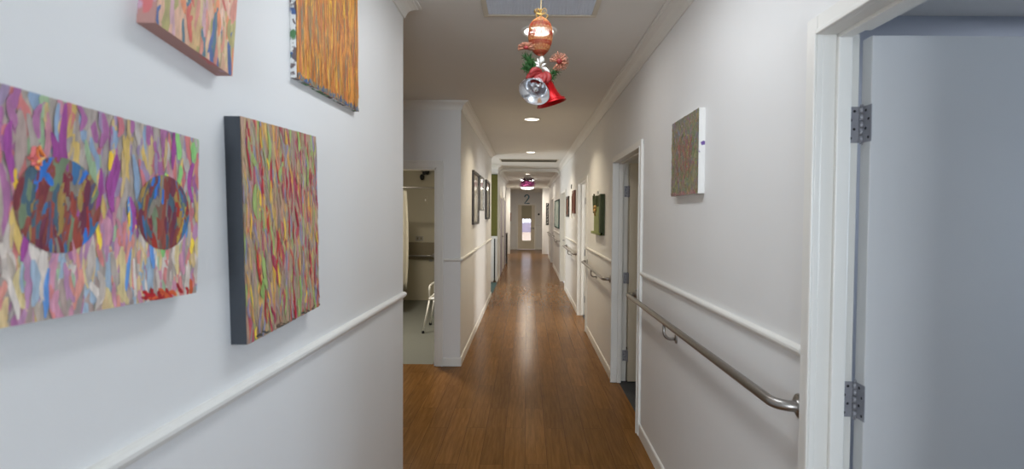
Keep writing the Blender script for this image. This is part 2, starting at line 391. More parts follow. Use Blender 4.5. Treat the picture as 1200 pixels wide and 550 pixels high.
# hinges and open doors --------------------------------------------
def hinge(parent, x, y, z, h=.105, w=.036):
    """jamb plate facing the viewer, plate on the leaf edge, knuckle between"""
    bm = BM()
    box(bm, x - .008 - w, x - .007, y - .0035, y - .001, z - h / 2, z + h / 2, 0)
    for k in range(5):
        z0 = z - h / 2 + h * k / 5 + .001
        M4 = Matrix.Translation((x - .004, y - .007, z0)); lathe(bm, [(.0062, 0), (.0062, h / 5 - .002)], 14, M4)
    for e in (-1, 1):
        lathe(bm, [(.0045, 0), (.003, .006)], 12, Matrix.Translation((x - .004, y - .007, z + (h / 2 if e > 0 else -h / 2 - .006))))
    box(bm, x - .0012, x + .0008, y - .046, y - .007, z - h / 2, z + h / 2, 0)
    for k in range(4):
        zz = z - h / 2 + h * (k + .5) / 4; xo = x - .022 if k % 2 else x - .032
        lathe(bm, [(.0042, 0), (.0028, .0012), (0.0, .0004)], 12, Matrix.Translation((xo, y - .0034, zz)) @ Matrix.Rotation(PI / 2, 4, 'X'), mi=1)
        yo = y - .022 if k % 2 else y - .034
        lathe(bm, [(.0042, 0), (.0028, .0012), (0.0, .0004)], 12, Matrix.Translation((x - .0012, yo, zz)) @ Matrix.Rotation(-PI / 2, 4, 'Y'), mi=1)
    return obj('hinge', bm, [M['hinge'], M['screw']], parent)
def lever(parent, x, y, z, m=None):
    bm = BM(); s = 1
    for e in (-1,):
        lathe(bm, [(.026, 0), (.026, .008), (.012, .010), (.010, .045)], 20, Matrix.Translation((x, y, z)) @ Matrix.Rotation(PI / 2, 4, 'X'))
        tube(bm, [(x, y - .045, z), (x - .03, y - .05, z), (x - .12, y - .05, z)], .009, 10)
    return obj('lever_handle', bm, M['hinge'], parent, smooth=False)
def open_leaf(n, yj, zt, wdt=0.98, hinges=(.18, 1.06, 1.87), m=None):
    bm = BM(); x0 = W + .143; y1 = yj + .05
    box(bm, x0, x0 + wdt, y1 - .044, y1, .008, zt); d = obj('door_%d' % n, bm, m or M['door'], bevel=.003, kind='structure')
    for z in hinges: hinge(d, x0, y1 - .002, z)
    lever(d, x0 + wdt - .07, y1 - .044, 1.02)
    return d
open_leaf(1, A1, DZ + .002)
open_leaf(2, B1, DZ - .018, hinges=(.25, 1.0, 1.83), m=M['warm_door'])
open_leaf(3, Cc1, DZ - .018, hinges=(.25, 1.0, 1.83), m=M['warm_door'])
# bathroom leaf folded back inside
bm = BM(); box(bm, BD1 - .045, BD1 - .005, 5.51, 6.45, .01, BDZ - .022); bd = obj('door_4', bm, M['warm_door'], bevel=.003, kind='structure')
for z in (.25, 1.02, 1.85):
    bm = BM(); box(bm, BD1 - .0205, BD1 - .019 - .003, 5.44, 5.50, z - .05, z + .05); lathe(bm, [(.006, -.05), (.006, .05)], 12, Matrix.Translation((BD1 - .027, 5.503, z)))
    obj('hinge', bm, M['hinge'], bd)
# closed doors on the right
for n, (y0, y1, m) in enumerate(((D0, D1, M['warm_door']), (E0, E1, M['lav_door']))):
    bm = BM(); box(bm, W + .075, W + .115, y0 - .044, y1 + .044, .008, DZ - .024); d = obj('door_%d' % (5 + n), bm, m, bevel=.003, kind='structure')
    bm = BM(); lathe(bm, [(.026, 0), (.026, .008), (.011, .01), (.011, .04)], 18, Matrix.Translation((W + .075, y1 - .1, 1.0)) @ Matrix.Rotation(-PI / 2, 4, 'Y'))
    tube(bm, [(W + .032, y1 - .1, 1.0), (W + .03, y1 - .22, 1.0)], .009, 10); obj('lever_handle', bm, M['hinge'], d)
# lavender doors on the left beyond the recess
for n, (y0, y1) in enumerate(((13.1, 14.35), (15.2, 16.5))):
    bm = BM(); box(bm, L - .005, L + .012, y0, y1, .008, 2.04); d = obj('door_%d' % (7 + n), bm, M['lav_door'], bevel=.003, kind='structure')
    bm = BM(); lathe(bm, [(.03, 0), (.03, .008), (.011, .01), (.011, .045)], 18, Matrix.Translation((L + .012, y1 - .16, 1.0)) @ Matrix.Rotation(PI / 2, 4, 'Y'))
    tube(bm, [(L + .057, y1 - .16, 1.0), (L + .06, y1 - .3, 1.0)], .010, 10); obj('lever_handle', bm, M['steel'], d)
    bm = BM(); box(bm, L, L + .022, y0 - .06, y0, 0, 2.1); box(bm, L, L + .022, y1, y1 + .06, 0, 2.1); box(bm, L, L + .022, y0, y1, 2.04, 2.1); trim(bm, None, .003)
# end door with glazed panel
bm = BM(); y0, y1 = 23.71, 23.75
gx0, gx1, gz0, gz1 = -.2, .2, .41, 1.98
box(bm, ED0 + .003, gx0, y0, y1, .01, EDZ - .003); box(bm, gx1, ED1 - .003, y0, y1, .01, EDZ - .003); box(bm, gx0, gx1, y0, y1, .01, gz0); box(bm, gx0, gx1, y0, y1, gz1, EDZ - .003)
ed = obj('door_9', bm, M['warm_door'], kind='structure')
bm = BM(); box(bm, gx0, gx1, y0 + .016, y0 + .022, gz0, gz1); obj('glass_pane', bm, M['glass'], ed)
bm = BM()
for k in range(12): box(bm, gx0 - .03, gx1 + .03, y0 - .02 + .004 * (k % 2), y0 - .012 + .004 * (k % 2), 1.41 + k * .052, 1.41 + (k + 1) * .052)
obj('roller_blind', bm, paint_mat('blind cloth', S(176, 170, 146), .8, .03), ed)['label'] = 'half lowered cream blind on the door glass'
bm = BM(); lathe(bm, [(.03, 0), (.03, .01), (.012, .012), (.012, .05)], 18, Matrix.Translation((ED1 - .06, y0, .98)) @ Matrix.Rotation(PI / 2, 4, 'X')); tube(bm, [(ED1 - .06, y0 - .05, .98), (ED1 - .2, y0 - .05, .98)], .011, 10); obj('lever_handle', bm, M['hinge'], ed)

# ------------------------------------------------------------------ ceiling lights and vents
def downlight(x, y, h, r, label, warm=True):
    t = thing('ceiling_light', label, 'ceiling light', (x, y, h), group='recessed downlights along the corridor')
    bm = BM(); lathe(bm, [(r * .78, -.001), (r * .8, -.006), (r * .9, -.011), (r, -.007), (r * 1.01, 0)], 40, cap=False); obj('trim_ring', bm, M['white'], t, weld=False)
    bm = BM(); lathe(bm, [(r * .79, -.003), (r * .5, -.004), (0.0, -.004)], 40, cap=False); obj('diffuser', bm, M['lamp_warm'] if warm else M['lamp_cool'], t)
    return t
downlight(.07, 3.29, H, .115, 'largest round downlight, just beyond the near vent, behind the hanging bells', False)
downlight(.056, 6.28, H, .105, 'round downlight second from the viewer, seen below the bells')
downlight(.07, 9.55, H, .10, 'small round downlight just before the second ceiling vent')
downlight(.02, 13.75, H2, .10, 'farthest small round downlight beyond the second vent, above the pink tinsel')
def oyster(x, y, h, r, label):
    t = thing('ceiling_light', label, 'ceiling light', (x, y, h), group='domed lights at the far end')
    bm = BM(); lathe(bm, [(r * 1.04, 0), (r * 1.04, -.02), (r, -.024)], 36); obj('base', bm, M['white'], t)
    bm = BM(); lathe(bm, [(r, -.022), (r * .96, -.045), (r * .8, -.07), (r * .5, -.088), (0.0, -.095)], 36, cap=False); obj('diffuser', bm, M['lamp_cool'], t)
oyster(.02, 15.7, H2, .21, 'domed ceiling light right above and behind the pink tinsel')
oyster(.02, 20.2, H2, .26, 'domed ceiling light at the far end, below the pink tinsel and above the blue foil')
oyster(-1.7, 6.4, H, .17, 'added unseen domed light on the bathroom ceiling')  # out of view, added so the dim bathroom gets some light

def vent(x0, x1, y0, y1, h, label, cell, gm='vent', bmn='ventback'):
    t = thing('ceiling_vent', label, 'ceiling vent', ((x0 + x1) / 2, (y0 + y1) / 2, h))
    w, d = (x1 - x0) / 2, (y1 - y0) / 2; fw = .03
    bm = BM()
    for a in ((-w, w, -d, -d + fw), (-w, w, d - fw, d), (-w, -w + fw, -d + fw, d - fw), (w - fw, w, -d + fw, d - fw)): box(bm, *a, -.012, 0)
    obj('frame', bm, M['ventframe'], t, bevel=.003)
    bm = BM(); n = int(2 * (w - fw) / cell)
    for i in range(1, n):
        x = -w + fw + (2 * (w - fw)) * i / n; box(bm, x - .0012, x + .0012, -d + fw, d - fw, -.010, -.003)
    n = int(2 * (d - fw) / cell)
    for i in range(1, n):
        y = -d + fw + (2 * (d - fw)) * i / n; box(bm, -w + fw, w - fw, y - .0012, y + .0012, -.0095, -.0035)
    obj('grid', bm, M[gm], t)
    bm = BM(); box(bm, -w + fw, w - fw, -d + fw, d - fw, -.0025, -.001); obj('backing', bm, M[bmn], t)
vent(-.258, .398, 2.36, 3.035, H, 'square ceiling vent with fine grid above the hanging bells', .0125)
vent(-.58, .67, 10.75, 11.3, H, 'long dark ceiling vent farther down the corridor', .02, 'vent_dim', 'vent_dim')

# ------------------------------------------------------------------ lamps and daylight
def area(name, loc, rot, sx, sy, power, col, shape='RECTANGLE', spread=PI):
    l = bpy.data.lights.new(name, 'AREA'); l.shape = shape; l.size = sx
    if shape in ('RECTANGLE', 'ELLIPSE'): l.size_y = sy
    l.energy = power; l.color = col; l.spread = spread
    o = bpy.data.objects.new(name, l); C.objects.link(o); o.location = loc; o.rotation_euler = rot; return o
WARM = (1.0, .86, .63); COOL = (.84, .91, 1.0)
area('lamp', (.07, 1.82, H - .03), (0, 0, 0), .3, 1.0, 11.5, (.86, .93, 1.0))  # unseen cool panel without a fixture, added to brighten the near walls
area('lamp', (.07, 3.29, H - .012), (0, 0, 0), .17, .17, 4, (1.0, .97, .95), 'DISK')
area('lamp', (.056, 6.28, H - .012), (0, 0, 0), .16, .16, 12.5, WARM, 'DISK', 2.3)
area('lamp', (.07, 9.55, H - .012), (0, 0, 0), .16, .16, 12.5, WARM, 'DISK', 2.3)
area('lamp', (.02, 13.75, H2 - .012), (0, 0, 0), .15, .15, 9, WARM, 'DISK', 2.3)
area('lamp', (.02, 15.7, H2 - .1), (0, 0, 0), .36, .36, 12, (1, .90, .74), 'DISK')
area('lamp', (.02, 20.2, H2 - .1), (0, 0, 0), .4, .4, 30, (1, .90, .74), 'DISK')
area('lamp', (-1.7, 6.4, H - .1), (0, 0, 0), .3, .3, 42, (1, .93, .8), 'DISK')  # added bathroom fill, its source hidden from the corridor
area('daylight', (.075, -3.66, 1.6), (PI / 2, 0, 0), 1.1, 1.55, 125, (.80, .9, 1.0))       # through the window behind the viewer
area('daylight', (-2.76, 11.1, 1.45), (0, -PI / 2, 0), 1.85, 1.75, 70, (.96, 1, .97))   # recess window
area('daylight', (4.24, 7.15, 1.45), (0, PI / 2, 0), 1.65, 1.45, 130, (1, .97, .92))   # third bedroom window
area('daylight', (4.24, .6, 1.6), (0, PI / 2, 0), 1.35, 1.55, 50, (.62, .79, 1.0))       # first bedroom window
area('lamp', (2.9, 2.2, H - .02), (0, 0, 0), .3, .3, 13, (.84, .9, 1.0), 'DISK')   # unseen lamp added to brighten the first bedroom's wall above its open door
area('lamp', (2.6, 4.6, H - .02), (0, 0, 0), .3, .3, 9, WARM, 'DISK')

w = bpy.data.worlds.new('World'); bpy.context.scene.world = w; w.use_nodes = True
bg = w.node_tree.nodes['Background']; bg.inputs['Color'].default_value = (.82, .84, .95, 1); bg.inputs['Strength'].default_value = 1.25
bm = BM(); box(bm, -8, 8, 23.85, 48, -.2, -.02); struct('floor_outside', bm, M['pave'])
bm = BM(); box(bm, -8, 8, 48, 48.2, -.2, 2.6); struct('wall_outside', bm, M['lilacwall'])

# ------------------------------------------------------------------ paintings
def clip(poly, edges):
    for nx, nz, d in edges:            # keep nx*x + nz*z <= d
        out = []
        for i in range(len(poly)):
            a, b = poly[i - 1], poly[i]
            da, db = nx * a[0] + nz * a[2] - d, nx * b[0] + nz * b[2] - d
            if (da <= 0) != (db <= 0):
                t = da / (da - db); out.append(tuple(a[k] + (b[k] - a[k]) * t for k in range(3)))
            if db <= 0: out.append(b)
        poly = out
        if len(poly) < 3: return []
    return poly
def rect_edges(w, h): return [(1, 0, w / 2), (-1, 0, w / 2), (0, 1, h / 2), (0, -1, h / 2)]
def disc_edges(cx, cz, r, n=28): return [(math.cos(2 * PI * k / n), math.sin(2 * PI * k / n), r + cx * math.cos(2 * PI * k / n) + cz * math.sin(2 * PI * k / n)) for k in range(n)]
class Strokes:
    def __init__(s, seed): s.bm = BM(); s.cl = s.bm.loops.layers.float_color.new('paint'); s.rnd = random.Random(seed); s.off = 0.0
    def face(s, poly, col):
        if len(poly) < 3: return
        try: f = s.bm.faces.new([s.bm.verts.new(p) for p in poly])
        except ValueError: return
        for l in f.loops: l[s.cl] = col
    def stroke(s, cx, cz, ln, wd, ang, col, edges, wob=.25, n=6, relief=.0003):
        r = s.rnd; s.off += 3e-6; sec = []; ph = r.uniform(0, 6.28); am = wd * wob * r.uniform(.3, 1.3)
        jl = [r.uniform(.78, 1.15) for _ in range(n + 1)]; jr = [r.uniform(.78, 1.15) for _ in range(n + 1)]
        ca, sa = math.cos(ang), math.sin(ang)
        for i in range(n + 1):
            t = i / n; e = min(1, 3.0 * min(t, 1 - t) + .35) if n > 2 else 1
            hw = wd / 2 * e; px = am * math.sin(ph + t * 4.5); pz = (t - .5) * ln
            row = []
            for o, dy in ((-hw * jl[i], 0), (0, relief), (hw * jr[i], 0)):
                x, z = px + o, pz; row.append((cx + x * ca - z * sa, -(s.off + dy), cz + x * sa + z * ca))
            sec.append(row)
        for a, b in zip(sec, sec[1:]):
            for k in (0, 1): s.face(clip([a[k], a[k + 1], b[k + 1], b[k]], edges), col)
    def quad(s, w, h, col):
        s.off += 1.2e-5; s.face([(-w / 2, -s.off, -h / 2), (w / 2, -s.off, -h / 2), (w / 2, -s.off, h / 2), (-w / 2, -s.off, h / 2)], col)
PB = 1.35
def pal(*cs, k=1.0, mute=0.0, to=(158, 142, 126)):
    return [S(*[v + (t_ - v) * mute for v, t_ in zip(c, to)], k=PB * k) for c in cs]
def canvas(label, w, h, d, loc, rz, tilt, side_mat, seed, paintfn):
    """front faces local -Y; back at local y=0 against the wall"""
    t = thing('painting', label, 'painting', loc, (0, 0, 0))
    t.matrix_world = Matrix.Translation(loc) @ Matrix.Rotation(rz, 4, 'Z') @ Matrix.Rotation(tilt, 4, 'Y')
    bm = BM(); box(bm, -w / 2, w / 2, -d, .001, -h / 2, h / 2)
    bmesh.ops.subdivide_edges(bm, edges=list(bm.edges), cuts=5, use_grid_fill=True)
    c = obj('canvas', bm, side_mat, t, bevel=.002)
    s = Strokes(seed); paintfn(s, w, h)
    bmesh.ops.translate(s.bm, verts=s.bm.verts, vec=(0, -d - .0002, 0))
    p = obj('painted_face', s.bm, M['stroke'], t, weld=False)
    return t
def dabs(s, w, h, n, colors, ln, wd, ang=(0, .06), edges=None, wob=.3, zr=(-.5, .5), xr=(-.5, .5), relief=.0003):
    r = s.rnd; edges = edges or rect_edges(w, h)
    for i in range(n):
        s.stroke(r.uniform(*xr) * w, r.uniform(*zr) * h, r.uniform(*ln), r.uniform(*wd), r.gauss(*ang), r.choice(colors), edges, wob, relief=relief)

def p_discs(s, w, h):
    r = s.rnd; E = rect_edges(w, h)
    s.quad(w, h, S(158, 146, 136, PB))
    ta = pal((152, 140, 132), (160, 148, 138), (146, 134, 130), (166, 152, 138), (158, 138, 130))
    top = pal((146, 74, 136), (152, 84, 138), (186, 92, 106), (192, 98, 98), (134, 168, 128), (186, 158, 104), (204, 170, 84), (116, 146, 180), (170, 164, 160), (136, 116, 154), (184, 116, 136), mute=.24)
    low = pal((198, 186, 174), (204, 194, 184), (186, 122, 146), (164, 114, 152), (142, 178, 140), (198, 170, 118), (204, 128, 114), (136, 160, 180), (176, 164, 154), (196, 110, 110), (200, 180, 124), mute=.2, to=(176, 160, 150))
    dabs(s, w, h, 170, ta, (.06, .13), (.012, .026), (0, .06), E)
    dabs(s, w, h, 130, top, (.05, .11), (.010, .019), (0, .07), E, .4)
    dabs(s, w, h, 120, low, (.05, .11), (.012, .024), (0.02, .08), E, .4, zr=(-.5, -.12))
    dabs(s, w, h, 70, ta, (.04, .09), (.008, .018), (0, .08), E, .4)
    dabs(s, w, h, 110, top, (.03, .085), (.007, .014), (0, .09), E, .45, zr=(-.15, .5))
    dabs(s, w, h, 70, low, (.035, .075), (.007, .016), (0, .09), E, .45, zr=(-.5, -.12))
    dabs(s, w, h, 8, pal((224, 184, 50), (228, 192, 66)), (.028, .045), (.008, .011), (0, .05), E, zr=(-.3, .45))
    dabs(s, w, h, 7, pal((84, 140, 196), (90, 134, 190)), (.05, .08), (.008, .012), (0, .06), E, zr=(-.45, .2))
    dabs(s, w, h, 15, pal((146, 66, 136), (138, 60, 126)), (.05, .10), (.010, .014), (0, .06), E, .5, zr=(-.1, .45))
    dabs(s, w, h, 8, pal((132, 186, 112), (126, 180, 108)), (.03, .06), (.011, .016), (0, .05), E, xr=(.2, .48), zr=(-.2, .45))
    dabs(s, w, h, 16, pal((166, 22, 34), (150, 24, 34), (190, 84, 46)), (.012, .035), (.007, .012), (.5, .5), E, xr=(.15, .5), zr=(-.5, -.45))
    dark = pal((110, 44, 50), (98, 40, 60), (62, 86, 100), (52, 98, 140), (146, 118, 62), (138, 60, 48), (104, 120, 92), (76, 70, 96), (130, 64, 54), (120, 56, 50), (124, 116, 104))
    hot = pal((40, 104, 180), (170, 140, 56), (110, 30, 48), (150, 44, 34))
    for cx, cz, radial in ((-.107, 0.005, 0), (.098, 0.003, 1)):
        de = disc_edges(cx, cz, .067); s.off += 3e-6
        s.face([(cx + .067 * math.cos(2 * PI * k / 28), -s.off, cz + .067 * math.sin(2 * PI * k / 28)) for k in range(28)], S(116, 84, 72, PB))
        for i in range(85):
            x, z = cx + r.uniform(-.065, .065), cz + r.uniform(-.065, .065)
            ang = (-(x - cx) / .067 * .45 if z < cz else (x - cx) / .067 * .45) if radial else r.gauss(-.12, .16)
            s.stroke(x, z, r.uniform(.035, .075), r.uniform(.010, .017), ang, r.choice(hot if i % 9 == 8 else dark), de, .3)
    for k in range(10):   # the thick light blob above the left disc
        s.stroke(-.145 + r.uniform(-.008, .008), .068 + r.uniform(-.012, .012), .016, .006, r.uniform(-1, 1), r.choice(pal((226, 186, 120), (206, 120, 60), (190, 96, 96))), E, relief=.003)
def p_streaks(s, w, h):
    s.quad(w, h, S(156, 128, 108, PB)); E = rect_edges(w, h)
    base = pal((162, 132, 112), (152, 128, 110), (166, 140, 108), (140, 124, 116), (146, 136, 104), (172, 130, 106))
    dabs(s, w, h, 220, base, (.08, .2), (.010, .020), (.05, .07), E)
    br = pal((164, 48, 64), (160, 60, 84), (180, 76, 62), (148, 154, 88), (140, 166, 88), (196, 160, 80), (200, 144, 68), (124, 116, 146), (116, 120, 150), (160, 134, 110), (188, 112, 82), (146, 144, 122), (164, 120, 124), mute=.2)
    dabs(s, w, h, 210, br, (.05, .13), (.007, .014), (.06, .09), E, .5)
    dabs(s, w, h, 120, base, (.04, .1), (.006, .012), (.06, .1), E, .5)
    dabs(s, w, h, 150, br, (.03, .08), (.005, .010), (.08, .12), E, .5)
    dabs(s, w, h, 34, pal((158, 30, 52), (166, 44, 44), (150, 40, 70)), (.05, .10), (.006, .010), (.1, .07), E, .5)
    dabs(s, w, h, 12, pal((128, 158, 86), (138, 156, 92)), (.05, .10), (.012, .020), (.06, .06), E, .5)
    dabs(s, w, h, 16, pal((212, 178, 64), (206, 160, 62)), (.03, .07), (.006, .011), (.06, .06), E, .5)
    dabs(s, w, h, 60, base, (.02, .06), (.004, .008), (.06, .2), E, .5)
    dabs(s, w, h, 18, pal((66, 66, 60), (90, 74, 60)), (.012, .03), (.004, .008), (1.4, .2), E, zr=(-.5, -.48))
def p_small(s, w, h):
    s.quad(w, h, S(190, 150, 124, PB)); E = rect_edges(w, h)
    cs = pal((200, 154, 134), (206, 168, 146), (188, 122, 106), (148, 138, 84), (160, 150, 98), (182, 148, 102), (186, 84, 72), (200, 120, 80), (66, 88, 136), (70, 104, 118), (206, 182, 160), (180, 140, 148), (188, 164, 126), (150, 130, 96), mute=.08)
    dabs(s, w, h, 90, cs, (.06, .13), (.014, .026), (.02, .06), E)
    dabs(s, w, h, 70, cs, (.04, .10), (.008, .016), (.03, .12), E, .4)
def p_orange(s, w, h):
    s.quad(w, h, S(176, 112, 44, PB)); E = rect_edges(w, h)
    cs = pal((190, 118, 44), (198, 126, 44), (172, 102, 42), (196, 140, 56), (160, 92, 46), (146, 112, 62), (188, 130, 54), (176, 100, 52), mute=.06, to=(150, 112, 64))
    dabs(s, w, h, 260, cs, (.12, .3), (.008, .020), (0, .03), E, .25)
    dabs(s, w, h, 260, cs + pal((200, 152, 56), (134, 110, 70), (150, 90, 52)), (.06, .2), (.004, .010), (0, .04), E, .4)
    dabs(s, w, h, 26, pal((210, 164, 54), (206, 148, 48)), (.05, .12), (.004, .008), (0, .03), E, .4)
    dabs(s, w, h, 36, pal((118, 110, 84), (124, 100, 72)), (.04, .12), (.004, .008), (0, .04), E, .4)
    dabs(s, w, h, 160, cs, (.015, .05), (.003, .006), (0, .12), E, .5)
    r = s.rnd
    for i in range(52):   # ragged blue-grey lower edge
        x = (-.5 + i / 51) * w; s.stroke(x, -h / 2 + r.uniform(.0, .012), r.uniform(.012, .03), r.uniform(.008, .016), r.gauss(0, .4), r.choice(pal((70, 76, 92), (60, 84, 120), (104, 100, 96), (120, 108, 84))), E)
def p_mottle(s, w, h):
    K = 1.3
    s.quad(w, h, S(108, 104, 84, PB * K)); E = rect_edges(w, h)
    cs = pal((98, 110, 82), (112, 116, 78), (124, 96, 82), (128, 88, 84), (106, 104, 122), (94, 112, 110), (136, 122, 74), (88, 100, 72), (120, 106, 94), (116, 92, 104), mute=.15, to=(112, 106, 86), k=K)
    dabs(s, w, h, 460, cs, (.015, .05), (.007, .016), (0, .45), E, .5)
    dabs(s, w, h, 420, cs + pal((146, 130, 116), (76, 90, 64), (136, 82, 78), (138, 134, 84), k=K), (.010, .03), (.004, .009), (0, .6), E, .5)
    dabs(s, w, h, 90, pal((140, 84, 78), (134, 92, 84), k=K), (.015, .04), (.004, .009), (0, .5), E, .5, xr=(-.25, .3), zr=(-.3, .25))
    dabs(s, w, h, 60, pal((132, 84, 88), (150, 110, 110), k=K), (.010, .02), (.004, .009), (1.2, .5), E, .5, zr=(-.5, -.46))

def splash_side(name, base, blots, scale=14):
    m, nt, b = new_mat(name)
    tc = node(nt, 'ShaderNodeTexCoord'); prev = None
    for i, (col, pos) in enumerate(blots):
        nz = node(nt, 'ShaderNodeTexNoise'); nz.inputs['Scale'].default_value = scale + 3 * i; nz.inputs['Detail'].default_value = 3
        mp = node(nt, 'ShaderNodeMapping'); mp.inputs['Location'].default_value = (i * 3.1, i * 1.7, i * 2.3)
        nt.links.new(tc.outputs['Object'], mp.inputs['Vector']); nt.links.new(mp.outputs[0], nz.inputs['Vector'])
        rp = node(nt, 'ShaderNodeValToRGB'); rp.color_ramp.elements[0].position = pos; rp.color_ramp.elements[1].position = pos + .04
        mx = node(nt, 'ShaderNodeMixRGB'); mx.inputs['Color2'].default_value = col
        if prev is None: mx.inputs['Color1'].default_value = base
        else: nt.links.new(prev, mx.inputs['Color1'])
        nt.links.new(nz.outputs['Fac'], rp.inputs['Fac']); nt.links.new(rp.outputs['Color'], mx.inputs['Fac']); prev = mx.outputs[0]
    nt.links.new(prev, b.inputs['Base Color']); b.inputs['Roughness'].default_value = .6
    return m
side_orange = splash_side('white canvas edge with drips', S(228, 228, 226), [(S(74, 100, 150), .56), (S(84, 130, 84), .58), (S(110, 96, 96), .57)], 18)
side_white = splash_side('white canvas edge with purple', S(232, 230, 226), [(S(110, 80, 150), .66)])
side_pink = splash_side('mauve canvas edge', S(176, 132, 124), [(S(196, 158, 176), .55), (S(200, 110, 110), .62)])
side_dark = splash_side('charcoal canvas edge', S(50, 55, 62), [(S(70, 110, 110), .70), (S(90, 90, 96), .74)], 22)
side_discs = splash_side('grey green canvas edge', S(130, 130, 116), [(S(150, 90, 130), .58), (S(170, 60, 60), .64)])
LR = PI / 2; RR = -PI / 2
canvas('leftmost painting, multicoloured dabs around two dark patterned discs', .388, .305, .034, (L, .826, 1.600), LR, math.radians(2.0), side_discs, 11, p_discs)
canvas('red, green and ochre streaked painting with a thick dark side edge', .42, .530, .037, (L, 1.390, 1.564), LR, math.radians(-2.3), side_dark, 22, p_streaks)
canvas('small pink and olive painting cut off by the top of the photo', .236, .33, .034, (L, 1.049, 2.082), LR, math.radians(7.5), side_pink, 33, p_small)
canvas('orange streaked painting with a white drippy side edge', .545, .445, .018, (L, 1.77, 2.222), LR, math.radians(-1.0), side_orange, 44, p_orange)
canvas('mottled green and red painting with a white edge on the right wall', .445, .402, .03, (W, 2.635, 1.908), RR, math.radians(0), side_white, 55, p_mottle)

# ------------------------------------------------------------------ handrails
def handrail(y0, y1, z, label, brackets, slope=0.0):
    t = thing('handrail', label, 'handrail', (W, (y0 + y1) / 2, z), (slope, 0, 0), group='steel handrails on the right wall'); ym = (y0 + y1) / 2
    off = -.07; R = .0165; rc = .055
    bm = BM()
    p = [(0, y0 - ym, 0), (off + rc, y0 - ym, 0)]
    p = [Vector((-.006, y0 - ym, 0))] + arc((off + rc, y0 - ym + rc, 0), rc, -PI / 2, -PI, 8, ((1, 0, 0), (0, 1, 0))) + \
        arc((off + rc, y1 - ym - rc, 0), rc, PI, PI / 2, 8, ((1, 0, 0), (0, 1, 0))) + [Vector((-.006, y1 - ym, 0))]
    tube(bm, p, R, 20); obj('rail', bm, M['steel'], t)
    for y in (y0, y1):
        bm = BM(); lathe(bm, [(.038, 0), (.038, .006), (.034, .009), (.02, .010), (.02, .016), (.017, .018)], 28, Matrix.Translation((0, y - ym, 0)) @ Matrix.Rotation(-PI / 2, 4, 'Y')); obj('end_flange', bm, M['steel'], t)
    for y in brackets:
        bm = BM(); q = [Vector((off, y - ym, -R + .003))] + arc((off + .04, y - ym, -.055), .04, PI, PI * 1.5, 8, ((1, 0, 0), (0, 0, 1))) + [Vector((-.006, y - ym, -.095))]
        tube(bm, q, .0085, 12); lathe(bm, [(.024, 0), (.024, .006), (.012, .009)], 24, Matrix.Translation((0, y - ym, -.095)) @ Matrix.Rotation(-PI / 2, 4, 'Y')); obj('bracket', bm, M['steel'], t)
handrail(1.536, 3.86, 1.014, 'nearest steel handrail, below the mottled green painting', (2.82,), -.010)
handrail(5.08, 7.0, .968, 'second steel handrail, below the green artwork', (6.05,))
handrail(8.33, 10.6, .965, 'third steel handrail from the viewer, under the brown framed pictures', (9.45,))
handrail(12.55, 15.4, .965, 'fourth steel handrail, below the tall teal artwork', (14.0,))
handrail(17.4, 18.9, .965, 'farthest steel handrail, before the end of the right wall', (18.1,))

# ------------------------------------------------------------------ pictures far down
def framed(name, label, w, h, d, loc, rz, fm, pm, fw=.03, group=None):
    t = thing(name, label, 'picture', loc, (0, 0, rz), group)
    bm = BM()
    for a in ((-w / 2, w / 2, -h / 2, -h / 2 + fw), (-w / 2, w / 2, h / 2 - fw, h / 2), (-w / 2, -w / 2 + fw, -h / 2 + fw, h / 2 - fw), (w / 2 - fw, w / 2, -h / 2 + fw, h / 2 - fw)):
        box(bm, a[0], a[1], -d, 0, a[2], a[3])
    obj('frame', bm, fm, t, bevel=.003)
    bm = BM(); box(bm, -w / 2 + fw, w / 2 - fw, -d * .5, -d * .3, -h / 2 + fw, h / 2 - fw); obj('print', bm, pm, t)
    return t
def print_mat(name, cols, scale, gloss=.12):
    m, nt, b = new_mat(name)
    tc = node(nt, 'ShaderNodeTexCoord'); nz = node(nt, 'ShaderNodeTexNoise'); nz.inputs['Scale'].default_value = scale; nz.inputs['Detail'].default_value = 4
    rp = node(nt, 'ShaderNodeValToRGB'); e = rp.color_ramp.elements
    e[0].position = .3; e[0].color = cols[0]; e[1].position = .7; e[1].color = cols[-1]
    for i, c in enumerate(cols[1:-1]): k = e.new(.3 + .4 * (i + 1) / (len(cols) - 1)); k.color = c
    nt.links.new(tc.outputs['Object'], nz.inputs['Vector']); nt.links.new(nz.outputs['Fac'], rp.inputs['Fac']); nt.links.new(rp.outputs['Color'], b.inputs['Base Color'])
    b.inputs['Roughness'].default_value = gloss
    return m
g1 = print_mat('grey print behind glass', [S(150, 146, 132), S(186, 182, 168), S(206, 202, 190)], 5)
g2 = print_mat('teal print', [S(120, 168, 164), S(196, 214, 208), S(70, 110, 112)], 4, .4)
g3 = print_mat('russet print', [S(120, 60, 40), S(160, 96, 70), S(90, 50, 40)], 8, .4)
framed('framed_picture', 'nearest dark framed picture on the far left wall', .72, .69, .03, (L, 6.80, 1.815), LR, M['frame'], g1, .035, 'three glazed pictures on the left corridor wall')
framed('framed_picture', 'middle picture, thin grey frame, between two dark frames on the left wall', .64, .51, .022, (L, 7.74, 1.915), LR, M['silverframe'], g1, .02, 'three glazed pictures on the left corridor wall')
framed('framed_picture', 'farthest dark framed picture on the left wall, before the side recess', .78, .66, .032, (L, 8.86, 1.85), LR, M['frame'], g1, .035, 'three glazed pictures on the left corridor wall')
framed('framed_picture', 'red brown framed picture just past the third doorway on right', .42, .40, .03, (W, 8.93, 1.83), RR, M['brown'], g3, .05)
framed('framed_picture', 'darker brown framed picture farther along, before the closed cream door', .50, .41, .03, (W, 10.25, 1.77), RR, M['frame'], g3, .05)
